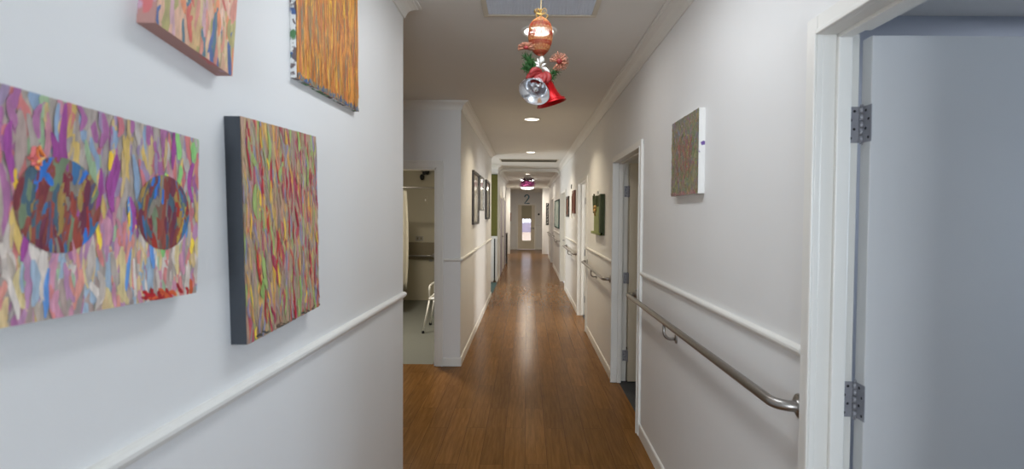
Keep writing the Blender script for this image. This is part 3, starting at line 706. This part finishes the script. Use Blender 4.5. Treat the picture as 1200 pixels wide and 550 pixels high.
t = framed('framed_picture', 'tall pale teal artwork far down the right wall', 1.9, .75, .03, (W, 13.9, 1.63), RR, M['teal'], g2, .03)
# little wall devices between the brown pictures
bm = BM(); box(bm, W - .012, W + .001, 9.5, 9.58, 2.09, 2.17); tag(obj('wall_sensor', bm, M['dark'], bevel=.004), 'small dark sensor box high between the brown framed pictures', 'sensor')
bm = BM(); box(bm, W - .01, W + .001, 9.42, 9.52, 1.55, 1.95); tag(obj('notice_strip', bm, M['mat_board'], bevel=.002), 'narrow pale notice strip between the brown framed pictures', 'notice')

# green artwork with leaves
t = thing('green_artwork', 'deep green box artwork with leaves and gold bow on right wall', 'artwork', (W, 5.82, 1.385), (0, 0, RR))
bm = BM(); box(bm, -.33, .35, -.022, .001, 0, .445); box(bm, .27, .35, -.05, -.022, 0, .445); obj('backing_board', bm, M['green_dark'], t, bevel=.003)
bm = BM(); box(bm, -.12, .27, -.055, -.022, .03, .31); obj('pocket', bm, M['green_lite'], t, bevel=.004)['label'] = 'light green front pocket'
bm = BM(); box(bm, -.34, .35, -.06, -.022, 0, .03); obj('ledge', bm, M['green_lite'], t, bevel=.003)
rd = random.Random(5)
for k in range(9):
    bm = BM(); x = -.26 + k * .058; tip = (x + rd.uniform(-.06, .06), -.05, rd.uniform(.38, .47)); b0 = (x, -.04, .24)
    n = 6; row = []
    for i in range(n + 1):
        q = i / n; wd = .024 * math.sin(PI * min(.98, q * .9 + .1)) + .002
        p = Vector(b0).lerp(Vector(tip), q); row.append((bm.verts.new(p + Vector((-wd, 0, 0))), bm.verts.new(p + Vector((0, -.008, 0))), bm.verts.new(p + Vector((wd, 0, 0))), bm.verts.new(p + Vector((0, .004, 0)))))
    for a, b in zip(row, row[1:]):
        for i in range(4): bm.faces.new((a[i], a[(i + 1) % 4], b[(i + 1) % 4], b[i]))
    bm.faces.new(row[0]); bm.faces.new(row[-1]); obj('leaf', bm, M['green_dark'], t)
bm = BM()
for s in (-1, 1): tube(bm, [Vector((0, -.06, .29)) + v for v in arc((s * .045, 0, 0), .045, PI if s > 0 else 0, (PI if s > 0 else 0) + 2 * PI, 14, ((1, 0, 0), (0, 0, .7)))], .009, 8)
tube(bm, [(0, -.058, .29), (.03, -.06, .21)], .008, 8); tube(bm, [(0, -.058, .29), (-.03, -.06, .22)], .008, 8)
obj('bow', bm, M['gold'], t)
bm = BM(); tube(bm, arc((.02, -.03, .45), .05, 0, PI, 12, ((1, 0, 0), (0, 0, 1))), .006, 8); obj('ribbon_loop', bm, M['white'], t)

# black and white poster on the end nib
t = thing('poster', 'tall black and white patterned poster beside the end door', 'poster', (.86, 20.9, 1.64))
bm = BM(); box(bm, -.07, .07, -.015, .001, -.45, .45); obj('board', bm, M['dark'], t, bevel=.002)
bm = BM(); rd = random.Random(3)
for k in range(7):
    z = -.39 + k * .125
    bm = BM(); q0 = rd.uniform(-.055, -.02); tube(bm, [(q0, -.016, z), (q0 + rd.uniform(.03, .07), -.016, z + .02), (q0 + rd.uniform(.0, .03), -.016, z + .05), (q0 + rd.uniform(.05, .07), -.016, z + .075)], .006, 8)
    obj('white_figure', bm, M['white'], t)
t = thing('notice', 'slim vertical pale notice beside the black and white poster', 'notice', (.965, 20.9, 1.64))
bm = BM(); box(bm, -.02, .02, -.01, .001, -.4, .35); obj('sheet', bm, M['mat_board'], t)
bm = BM(); tube(bm, [(rd.uniform(-.012, .012), -.0105, -.36 + k * .033) for k in range(21)], .004, 6)
obj('printed_line', bm, M['brown'], t)
bm = BM(); lathe(bm, [(.045, -.001), (.045, .012), (.03, .02)], 24, Matrix.Translation((.56, 23.7, 1.63)) @ Matrix.Rotation(PI / 2, 4, 'X')); tag(obj('push_button', bm, M['dark']), 'small round dark button on the end wall right of the door', 'button')
bm = BM(); box(bm, -.78, -.72, 23.69, 23.701, 1.3, 1.7); tag(obj('notice', bm, M['copper'], bevel=.002), 'faint narrow notice on the end wall left of the door', 'notice')

# recess: olive panel, dark post, mat, dark cabinet
t = thing('pinboard', 'tall olive green felt pinboard on the recess wall', 'pinboard', (-.95, 12.2, 1.09))
bm = BM(); box(bm, -.26, .255, -.03, 0, 0, 1.45); obj('felt_panel', bm, M['olive'], t, bevel=.003)
bm = BM(); box(bm, -.26, .255, -.034, 0, 1.45, 1.47); obj('top_rail', bm, M['green_dark'], t)
t = thing('dark_post', 'slim dark post standing under the olive green pinboard', 'post', (-.755, 12.165, 0))
bm = BM(); lathe(bm, [(.016, .03), (.016, 1.02), (.012, 1.03)], 16); obj('pole', bm, M['dark'], t)
bm = BM(); lathe(bm, [(.03, 0), (.03, .02), (.017, .035)], 20); obj('foot', bm, M['dark'], t)
bm = BM(); box(bm, -1.9, L + .01, 10.35, 12.0, 0, .008); tag(obj('floor_mat', bm, M['teal'], bevel=.003), 'dark teal floor mat in the left side recess', 'mat')
t = thing('slim_cabinet', 'slim dark cabinet standing against the far left wall', 'cabinet', (L + .03, 16.95, 0))
bm = BM(); box(bm, -.03, .03, -.22, .22, .06, .98); obj('body', bm, M['frame'], t, bevel=.004)
bm = BM(); box(bm, -.03, .025, -.20, .20, 0, .06); obj('plinth', bm, M['dark'], t)
bm = BM(); box(bm, -.03, .036, -.23, .23, .98, 1.0); obj('top', bm, M['frame'], t)

# ------------------------------------------------------------------ bathroom fittings
t = thing('curtain_rail', 'steel curtain rail across the dim bathroom', 'curtain rail', (-2.2, 8.0, 2.02))
bm = BM(); tube(bm, [(-1.4, 0, 0.02), (1.38, 0, -.02)], .014, 12); obj('rail', bm, M['steel'], t)
for x in (-1.4, 1.38):
    bm = BM(); lathe(bm, [(.03, -.004), (.03, .004)], 20, Matrix.Translation((x, 0, .02 if x < 0 else -.02)) @ Matrix.Rotation(PI / 2, 4, 'Y')); obj('end_flange', bm, M['steel'], t)
t = thing('shower_curtain', 'pale shower curtain bunched at the left of bathroom', 'curtain', (-2.12, 8.0, 0))
bm = BM(); nx, nz = 60, 14; grid = []
for j in range(nz + 1):
    v = j / nz; z = 1.975 - 1.545 * v; row = []
    for i in range(nx + 1):
        u = i / nx; x = -.42 + (.66 + .03 * math.sin(v * 3)) * u; y = .045 * math.sin(u * 40 + .6 * v) * (.6 + .4 * v)
        row.append(bm.verts.new((x, y, z + .012 * math.sin(u * 17))))
    grid.append(row)
for a, b in zip(grid, grid[1:]):
    for i in range(nx): bm.faces.new((a[i], a[i + 1], b[i + 1], b[i])).smooth = True
o = obj('cloth', bm, M['curtain'], t); md = o.modifiers.new('thick', 'SOLIDIFY'); md.thickness = .004
for k in range(7):
    bm = BM(); tube(bm, arc((-.4 + k * .11, 0, 2.017), .026, 0, 2 * PI, 14, ((0, 1, 0), (0, 0, 1)))[:-1], .003, 6, closed=True); obj('ring', bm, M['steel'], t)
t = thing('back_pad', 'taupe padded backrest panel on the bathroom wall', 'backrest', (-1.9, 9.48, .92))
bm = BM(); box(bm, -.76, .30, -.05, .001, -.16, .16); obj('pad', bm, M['pad'], t, bevel=.015, seg=3)
for x in (-.5, .1):
    bm = BM(); box(bm, x, x + .06, -.012, 0, -.2, -.16); obj('fixing_tab', bm, M['steel'], t)
t = thing('grab_bar', 'steel grab bar running in front of the taupe back pad', 'grab bar', (-2.0, 9.40, .835))
bm = BM(); tube(bm, [(-.6, .029, 0)] + arc((-.56, 0, 0), .04, PI, PI * 1.5, 6, ((1, 0, 0), (0, 1, 0))) + arc((.26, 0, 0), .04, -PI / 2, 0, 6, ((1, 0, 0), (0, 1, 0))) + [(.30, .029, 0)], .016, 12); obj('bar', bm, M['steel'], t)
for x in (-.6, .30):
    bm = BM(); lathe(bm, [(.04, 0), (.04, .01)], 20, Matrix.Translation((x, .0304, 0)) @ Matrix.Rotation(PI / 2, 4, 'X')); obj('end_flange', bm, M['steel'], t)
t = thing('power_outlet', 'grey outlet plate just above the taupe back pad', 'outlet', (-1.98, 9.48, 1.15))
bm = BM(); box(bm, -.07, .07, -.012, 0, -.045, .045); obj('plate', bm, M['greyplate'], t, bevel=.004)
for x in (-.045, .02):
    bm = BM(); box(bm, x, x + .025, -.016, -.012, -.02, .02); obj('switch', bm, M['pad'], t)
t = thing('light_switch', 'narrow pale switch plate on the bathroom wall beside the curtain', 'switch', (-1.87, 9.48, 1.86))
bm = BM(); box(bm, -.035, .035, -.012, 0, -.07, .07); obj('plate', bm, M['bath'], t, bevel=.003)
bm = BM(); box(bm, -.01, .01, -.017, -.012, -.02, .02); obj('rocker', bm, M['white'], t)
t = thing('wall_heater', 'black lobed fitting high on the bathroom wall', 'fitting', (-1.89, 9.48, 2.36))
bm = BM(); lathe(bm, [(.035, 0), (.035, .03), (.02, .05)], 20, Matrix.Rotation(PI / 2, 4, 'X')); obj('bracket', bm, M['dark'], t)
for x, z in ((-.03, .08), (-.03, -.08), (.06, .02)):
    bm = BM(); bmesh.ops.create_uvsphere(bm, u_segments=20, v_segments=12, radius=.05, matrix=Matrix.Translation((x, -.07, z)) @ Matrix.Diagonal((.9, .8, 1.1, 1)))
    for f in bm.faces: f.smooth = True
    obj('lobe', bm, M['dark'], t)
# shower chair
t = thing('shower_chair', 'white tubular shower chair half hidden by the bathroom door frame', 'chair', (-1.08, 7.1, 0))
bm = BM(); box(bm, -.24, .17, -.22, .22, .44, .47); obj('seat', bm, M['white'], t, bevel=.012, seg=3)
for sx, sy in ((-1, -1), (-1, 1), (.55, -1), (.55, 1)):
    bm = BM(); top = Vector((.225 * sx, .2 * sy, .45)); bot = Vector((.30 * sx if sx < 0 else .17, .265 * sy, .012)); tube(bm, [top, bot], .0125, 12); lg = obj('leg', bm, M['white'], t)
    bm = BM(); lathe(bm, [(.02, 0), (.02, .02), (.014, .035)], 16, Matrix.Translation((bot.x, bot.y, 0))); obj('rubber_foot', bm, M['dark'], lg)
for sx in (-.228, .16):
    bm = BM(); tube(bm, [(sx, -.2, .45), (sx, -.2, .57)] + arc((sx, -.14, .57), .06, PI, PI / 2, 6, ((0, 1, 0), (0, 0, 1))) + arc((sx, .14, .57), .06, PI / 2, 0, 6, ((0, 1, 0), (0, 0, 1))) + [(sx, .2, .45)], .0125, 12); obj('armrest', bm, M['white'], t)

# ------------------------------------------------------------------ hanging bells
OX, OY = .06, 2.4
u = .004                                # metres per photo pixel at that distance, used to read sizes
t = thing('bell_decoration', 'hanging decoration of silver and red bells under a woven egg', 'decoration', (OX, OY, H - .012))
def z_(y): return -(y + 37) * u          # drop below the ceiling
bm = BM(); tube(bm, [(0, 0, 0), (.002, 0, z_(0)), (-.002, 0, z_(20)), (0, 0, z_(24)), (.004, 0, z_(68)), (.002, 0, z_(92))], .0022, 8); obj('string', bm, M['string'], t)
def ribbon(bm, pts, wdt, up=Vector((0, 1, 0)), th=.0008):
    pts = [Vector(p) for p in pts]; row = []
    for i, p in enumerate(pts):
        d = (pts[min(i + 1, len(pts) - 1)] - pts[max(i - 1, 0)]).normalized(); n = d.cross(up).normalized(); u_ = up * wdt / 2
        row.append([bm.verts.new(p - u_ - n * th), bm.verts.new(p + u_ - n * th), bm.verts.new(p + u_ + n * th), bm.verts.new(p - u_ + n * th)])
    for a, b in zip(row, row[1:]):
        for k in range(4): bm.faces.new((a[k], a[(k + 1) % 4], b[(k + 1) % 4], b[k])).smooth = k % 2 == 0
    bm.faces.new(row[0]); bm.faces.new(row[-1][::-1])
bm = BM(); kz = z_(21.5)
for ang, ln, wdt in ((2.35, .034, .013), (1.95, .026, .013), (.85, .036, .013), (1.25, .026, .013), (-.25, .034, .012), (3.5, .022, .012)):
    d = Vector((math.cos(ang), -.15, math.sin(ang))); sd = Vector((-math.sin(ang), 0, math.cos(ang)))
    up = (Vector((0, 1, 0)) + d * .5 + sd * .35).normalized()
    ribbon(bm, [Vector((-.002, -.008, kz)) + d * (ln * math.sin(PI * q)) ** 1 + sd * (.010 * math.sin(2 * PI * q)) for q in [i / 14 for i in range(15)]], wdt, up)
bmesh.ops.create_uvsphere(bm, u_segments=12, v_segments=8, radius=.007, matrix=Matrix.Translation((-.002, -.010, kz))); obj('bow', bm, M['gold'], t)
# openwork egg: rings and zig-zags
def er(q):                               # radius by height fraction, 0 top .. 1 bottom
    c = 2 * q - 1; return .0555 * max(0.0, 1 - abs(c) ** 2.3) ** .55 * (1 - .10 * c)
ztop, zbot = z_(23.5), z_(67.5)
def ep(q, a): r = er(q); return Vector((-.002 + r * math.cos(a), r * math.sin(a), ztop + (zbot - ztop) * q))
bm = BM(); bg2 = BM()
bands = [.03, .15, .27, .39, .51, .63, .75, .87, .97]
for i, q in enumerate(bands): tube(bg2 if i % 2 else bm, [ep(q, 2 * PI * k / 40) for k in range(40)], .0014 + .0006 * (i % 2), 6, closed=True)
for i, (qa, qb) in enumerate(zip(bands, bands[1:])):
    n_ = 18; th = .0011 + .0009 * min(1, i / 4)
    tube(bm, [ep((qa, (qa + qb) / 2, qb, (qa + qb) / 2)[k % 4], 2 * PI * k / (n_ * 4)) for k in range(n_ * 4)], th, 6, closed=True)
    tube(bm if i % 2 else bg2, [ep((qb, (qa + qb) / 2, qa, (qa + qb) / 2)[k % 4], 2 * PI * k / (n_ * 4)) for k in range(n_ * 4)], th, 6, closed=True)
egg = obj('woven_egg', bm, M['weave'], t); obj('gold_bands', bg2, M['weave_gold'], egg)
# bead under the egg and white dove-like leaf cluster
bm = BM(); bmesh.ops.create_uvsphere(bm, u_segments=16, v_segments=10, radius=.012, matrix=Matrix.Translation((.006, 0, z_(72))) @ Matrix.Diagonal((1, 1, 1.3, 1)))
for f in bm.faces: f.smooth = True
obj('bead', bm, M['white'], t)
def petal(bm, base, tip, wd, thick=.002, bend=Vector((0, -.01, 0)), n=8, ruffle=0.0):
    base, tip = Vector(base), Vector(tip); d = (tip - base); sd = d.cross(Vector((0, 1, 0)))
    if sd.length < 1e-6: sd = Vector((1, 0, 0))
    sd.normalize(); nn = sd.cross(d).normalized(); row = []
    for i in range(n + 1):
        q = i / n; hw = wd * (math.sin(PI * (q * .92 + .05)) ** .8); p = base + d * q + bend * math.sin(PI * q)
        rf = nn * ruffle * math.sin(q * 20)
        row.append([bm.verts.new(p - sd * hw + rf), bm.verts.new(p + nn * thick * 2), bm.verts.new(p + sd * hw - rf), bm.verts.new(p - nn * thick)])
    for a, b in zip(row, row[1:]):
        for i in range(4): bm.faces.new((a[i], a[(i + 1) % 4], b[(i + 1) % 4], b[i])).smooth = True
    bm.faces.new(row[0]); bm.faces.new(row[-1][::-1])
bm = BM()
for (bx, by), (tx, ty), wd in (((632, 84), (626, 79), 1.6), ((632, 84), (627, 72 + 12), 1.4), ((631, 83), (629, 75), 1.5), ((634, 84), (643, 91), 2.6), ((633, 84), (639, 81), 1.6), ((632, 82), (634, 76), 1.5), ((634, 86), (640, 87), 1.8)):
    petal(bm, ((bx - 633) * u, -.05, z_(by)), ((tx - 633) * u, -.06, z_(ty)), wd * u * .75)
obj('white_leaf', bm, M['white'], t)
# fir sprigs
rd = random.Random(9)
for (sx, sy, tx, ty, n) in ((630, 92, 615, 70, 170), (628, 94, 614, 82, 150), (626, 88, 620, 70, 120), (638, 92, 652, 87, 60), (640, 96, 648, 93, 40)):
    bm = BM(); a, b = Vector(((sx - 633) * u, -.01, z_(sy))), Vector(((tx - 633) * u, -.02, z_(ty))); tube(bm, [a, b], .002, 6)
    ax = (b - a).normalized()
    for i in range(n):
        q = rd.uniform(.05, 1); p = a.lerp(b, q); dr = (ax * .6 + Vector((rd.gauss(0, 1), rd.gauss(0, 1), rd.gauss(0, 1)))).normalized()
        tube(bm, [p, p + dr * rd.uniform(.016, .03)], [.0019, .0009], 5)
    obj('fir_sprig', bm, M['fir'], t)
# copper net flowers
def flower(cx, cy, r, flat, a0, a1, seed):
    rr_ = random.Random(seed); bm = BM(); c = Vector(((cx - 633) * u, -.03, z_(cy)))
    n = 30
    for k in range(n):
        a = a0 + (a1 - a0) * k / n; ln = r * rr_.uniform(.75, 1.08)
        tip = c + Vector((ln * math.cos(a), rr_.uniform(-.02, .004), ln * math.sin(a) * flat)); petal(bm, c, tip, .0040, .0008, Vector((0, -.006, 0)), 6, .0010)
    for q in (.45, .7, .92):
        tube(bm, [c + Vector((r * q * math.cos(a0 + (a1 - a0) * k / 24), -.008 + .002 * math.sin(k * 2.4), r * q * flat * math.sin(a0 + (a1 - a0) * k / 24))) for k in range(25)], .0012, 5)
    o = obj('net_flower', bm, M['copper'], t)
    bm = BM(); bmesh.ops.create_uvsphere(bm, u_segments=16, v_segments=10, radius=r * .28, matrix=Matrix.Translation(c + Vector((0, -.016, 0))) @ Matrix.Diagonal((1, .6, flat, 1))); obj('flower_centre', bm, M['redmesh'], o)
flower(616, 62, .040, .75, -.35, PI + .45, 1); flower(654, 77, .046, .95, -PI * .72, PI * 1.02, 2)
# red net ribbon
bm = BM()
for (a, b, c) in (((636, 92), (622, 91), (617, 100)), ((636, 92), (630, 98), (622, 103)), ((636, 91), (640, 97), (634, 105)), ((634, 90), (626, 86), (620, 95)), ((637, 92), (633, 99), (629, 104)), ((637, 90), (645, 96), (640, 104))):
    P = [Vector(((p[0] - 633) * u, -.055 - .016 * i, z_(p[1]))) for i, p in enumerate((a, b, c))]
    pts = [P[0] * (1 - q) ** 2 + P[1] * 2 * q * (1 - q) + P[2] * q * q for q in [i / 8 for i in range(9)]]
    tube(bm, pts, [.006 + .009 * math.sin(PI * i / 8) for i in range(9)], 8)
obj('net_ribbon', bm, M['redmesh'], t)
# bells
bell_prof = [(.0, 0), (.010, .001), (.020, -.006), (.028, -.018), (.033, -.036), (.037, -.058), (.042, -.078), (.050, -.095), (.061, -.109), (.068, -.116), (.070, -.120),
             (.068, -.119), (.059, -.108), (.047, -.093), (.040, -.076), (.034, -.056), (.030, -.036), (.024, -.018), (.0, -.008)]
def bell(apex, direction, scale, mat, nm, squash=1.0):
    d = Vector(direction).normalized(); q = Vector((0, 0, -1)).rotation_difference(d)
    MM = Matrix.Translation(apex) @ q.to_matrix().to_4x4() @ Matrix.Diagonal((scale, scale, scale * squash, 1))
    bm = BM(); lathe(bm, bell_prof, 44, MM, cap=False)
    for k in range(44):  # embossed rim beading
        a = 2 * PI * k / 44
        bmesh.ops.create_uvsphere(bm, u_segments=6, v_segments=4, radius=.0028 * scale, matrix=MM @ Matrix.Translation((.0625 * math.cos(a), .0625 * math.sin(a), -.1085)))
    o = obj('bell', bm, mat, t); o['label'] = nm
    bm = BM(); a, b = MM @ Vector((0, 0, -.01)), MM @ Vector((0, 0, -.088)); tube(bm, [a, b], .0015, 6)
    bmesh.ops.create_uvsphere(bm, u_segments=16, v_segments=10, radius=.013 * scale, matrix=Matrix.Translation(b)); obj('clapper', bm, mat, o)
    bm = BM(); tube(bm, [MM @ v for v in arc((0, 0, .006), .009, 0, 2 * PI, 14, ((1, 0, 0), (0, 0, 1)))[:-1]], .0018, 6, closed=True); obj('hanger_loop', bm, M['gold'], o)
bell(((637.5 - 633) * u, -.0, z_(93)), (.30, .06, -1), 1.03, M['redbell'], 'red glitter bell')
bell(((632.5 - 633) * u, -.04, z_(98)), (-.30, -.60, -.74), 1.03, M['chrome'], 'silver bell', .75)

# far hanging tinsel
t = thing('hanging_tinsel', 'pink and plum tinsel cluster hanging far down the corridor', 'decoration', (.02, 14.3, H2))
bm = BM(); tube(bm, [(0, 0, 0), (0, 0, -.12)], .004, 6); obj('string', bm, M['string'], t)
rd = random.Random(4)
for nm, mt, zc, rx, rz, n in (('dark_tinsel', M['plum'], -.14, .18, .05, 160), ('pink_tinsel', M['pink'], -.24, .2, .06, 260), ('white_tinsel', M['white'], -.09, .1, .04, 80)):
    bm = BM()
    for i in range(n):
        a = rd.uniform(0, 2 * PI); q = rd.uniform(.1, 1) ** .6; p = Vector((rx * q * math.cos(a), rx * q * math.sin(a), zc + rz * rd.uniform(-1, 1)))
        d = Vector((rd.gauss(0, 1), rd.gauss(0, 1), rd.gauss(0, .7))).normalized() * .04; tube(bm, [p - d, p + d], .006, 4)
    obj(nm, bm, mt, t)
t = thing('hanging_foil_numeral', 'blue foil numeral two hanging before the end door', 'decoration', (.005, 18.0, H2))
bm = BM(); tube(bm, [(0, 0, 0), (0, 0, -.32)], .004, 6); obj('string', bm, M['string'], t)
bm = BM()
z0 = -.47
pts = [Vector((-.075, 0, z0 - .01))] + arc((0, 0, z0), .072, PI * .9, -PI * .22, 12, ((1, 0, 0), (0, 0, 1))) + [Vector((-.01, 0, z0 - .14)), Vector((-.085, 0, z0 - .23)), Vector((.095, 0, z0 - .23))]
tube(bm, pts, .019, 10); obj('numeral', bm, M['blue'], t)

# ------------------------------------------------------------------ camera
cam = bpy.data.cameras.new('camera'); co = bpy.data.objects.new('camera', cam); C.objects.link(co)
cam.sensor_fit = 'HORIZONTAL'; cam.sensor_width = 36; cam.lens = 18.0
cam.shift_x = -(617 - 600) / 1200; cam.shift_y = (268 - 275) / 1200
pitch = math.atan(16 / 600)
co.matrix_world = Matrix.Translation((0, 0, 1.6)) @ Matrix.Rotation(PI / 2 - pitch, 4, 'X') @ Matrix.Rotation(.007, 4, 'Z')
cam.dof.use_dof = True; cam.dof.focus_distance = 4.5; cam.dof.aperture_fstop = 4.0
cam.clip_start = .05
sc = bpy.context.scene; sc.camera = co
vs = sc.view_settings; vs.view_transform = 'Standard'; vs.look = 'None'; vs.gamma = 1; vs.exposure = 0.12; vs.use_curve_mapping = False
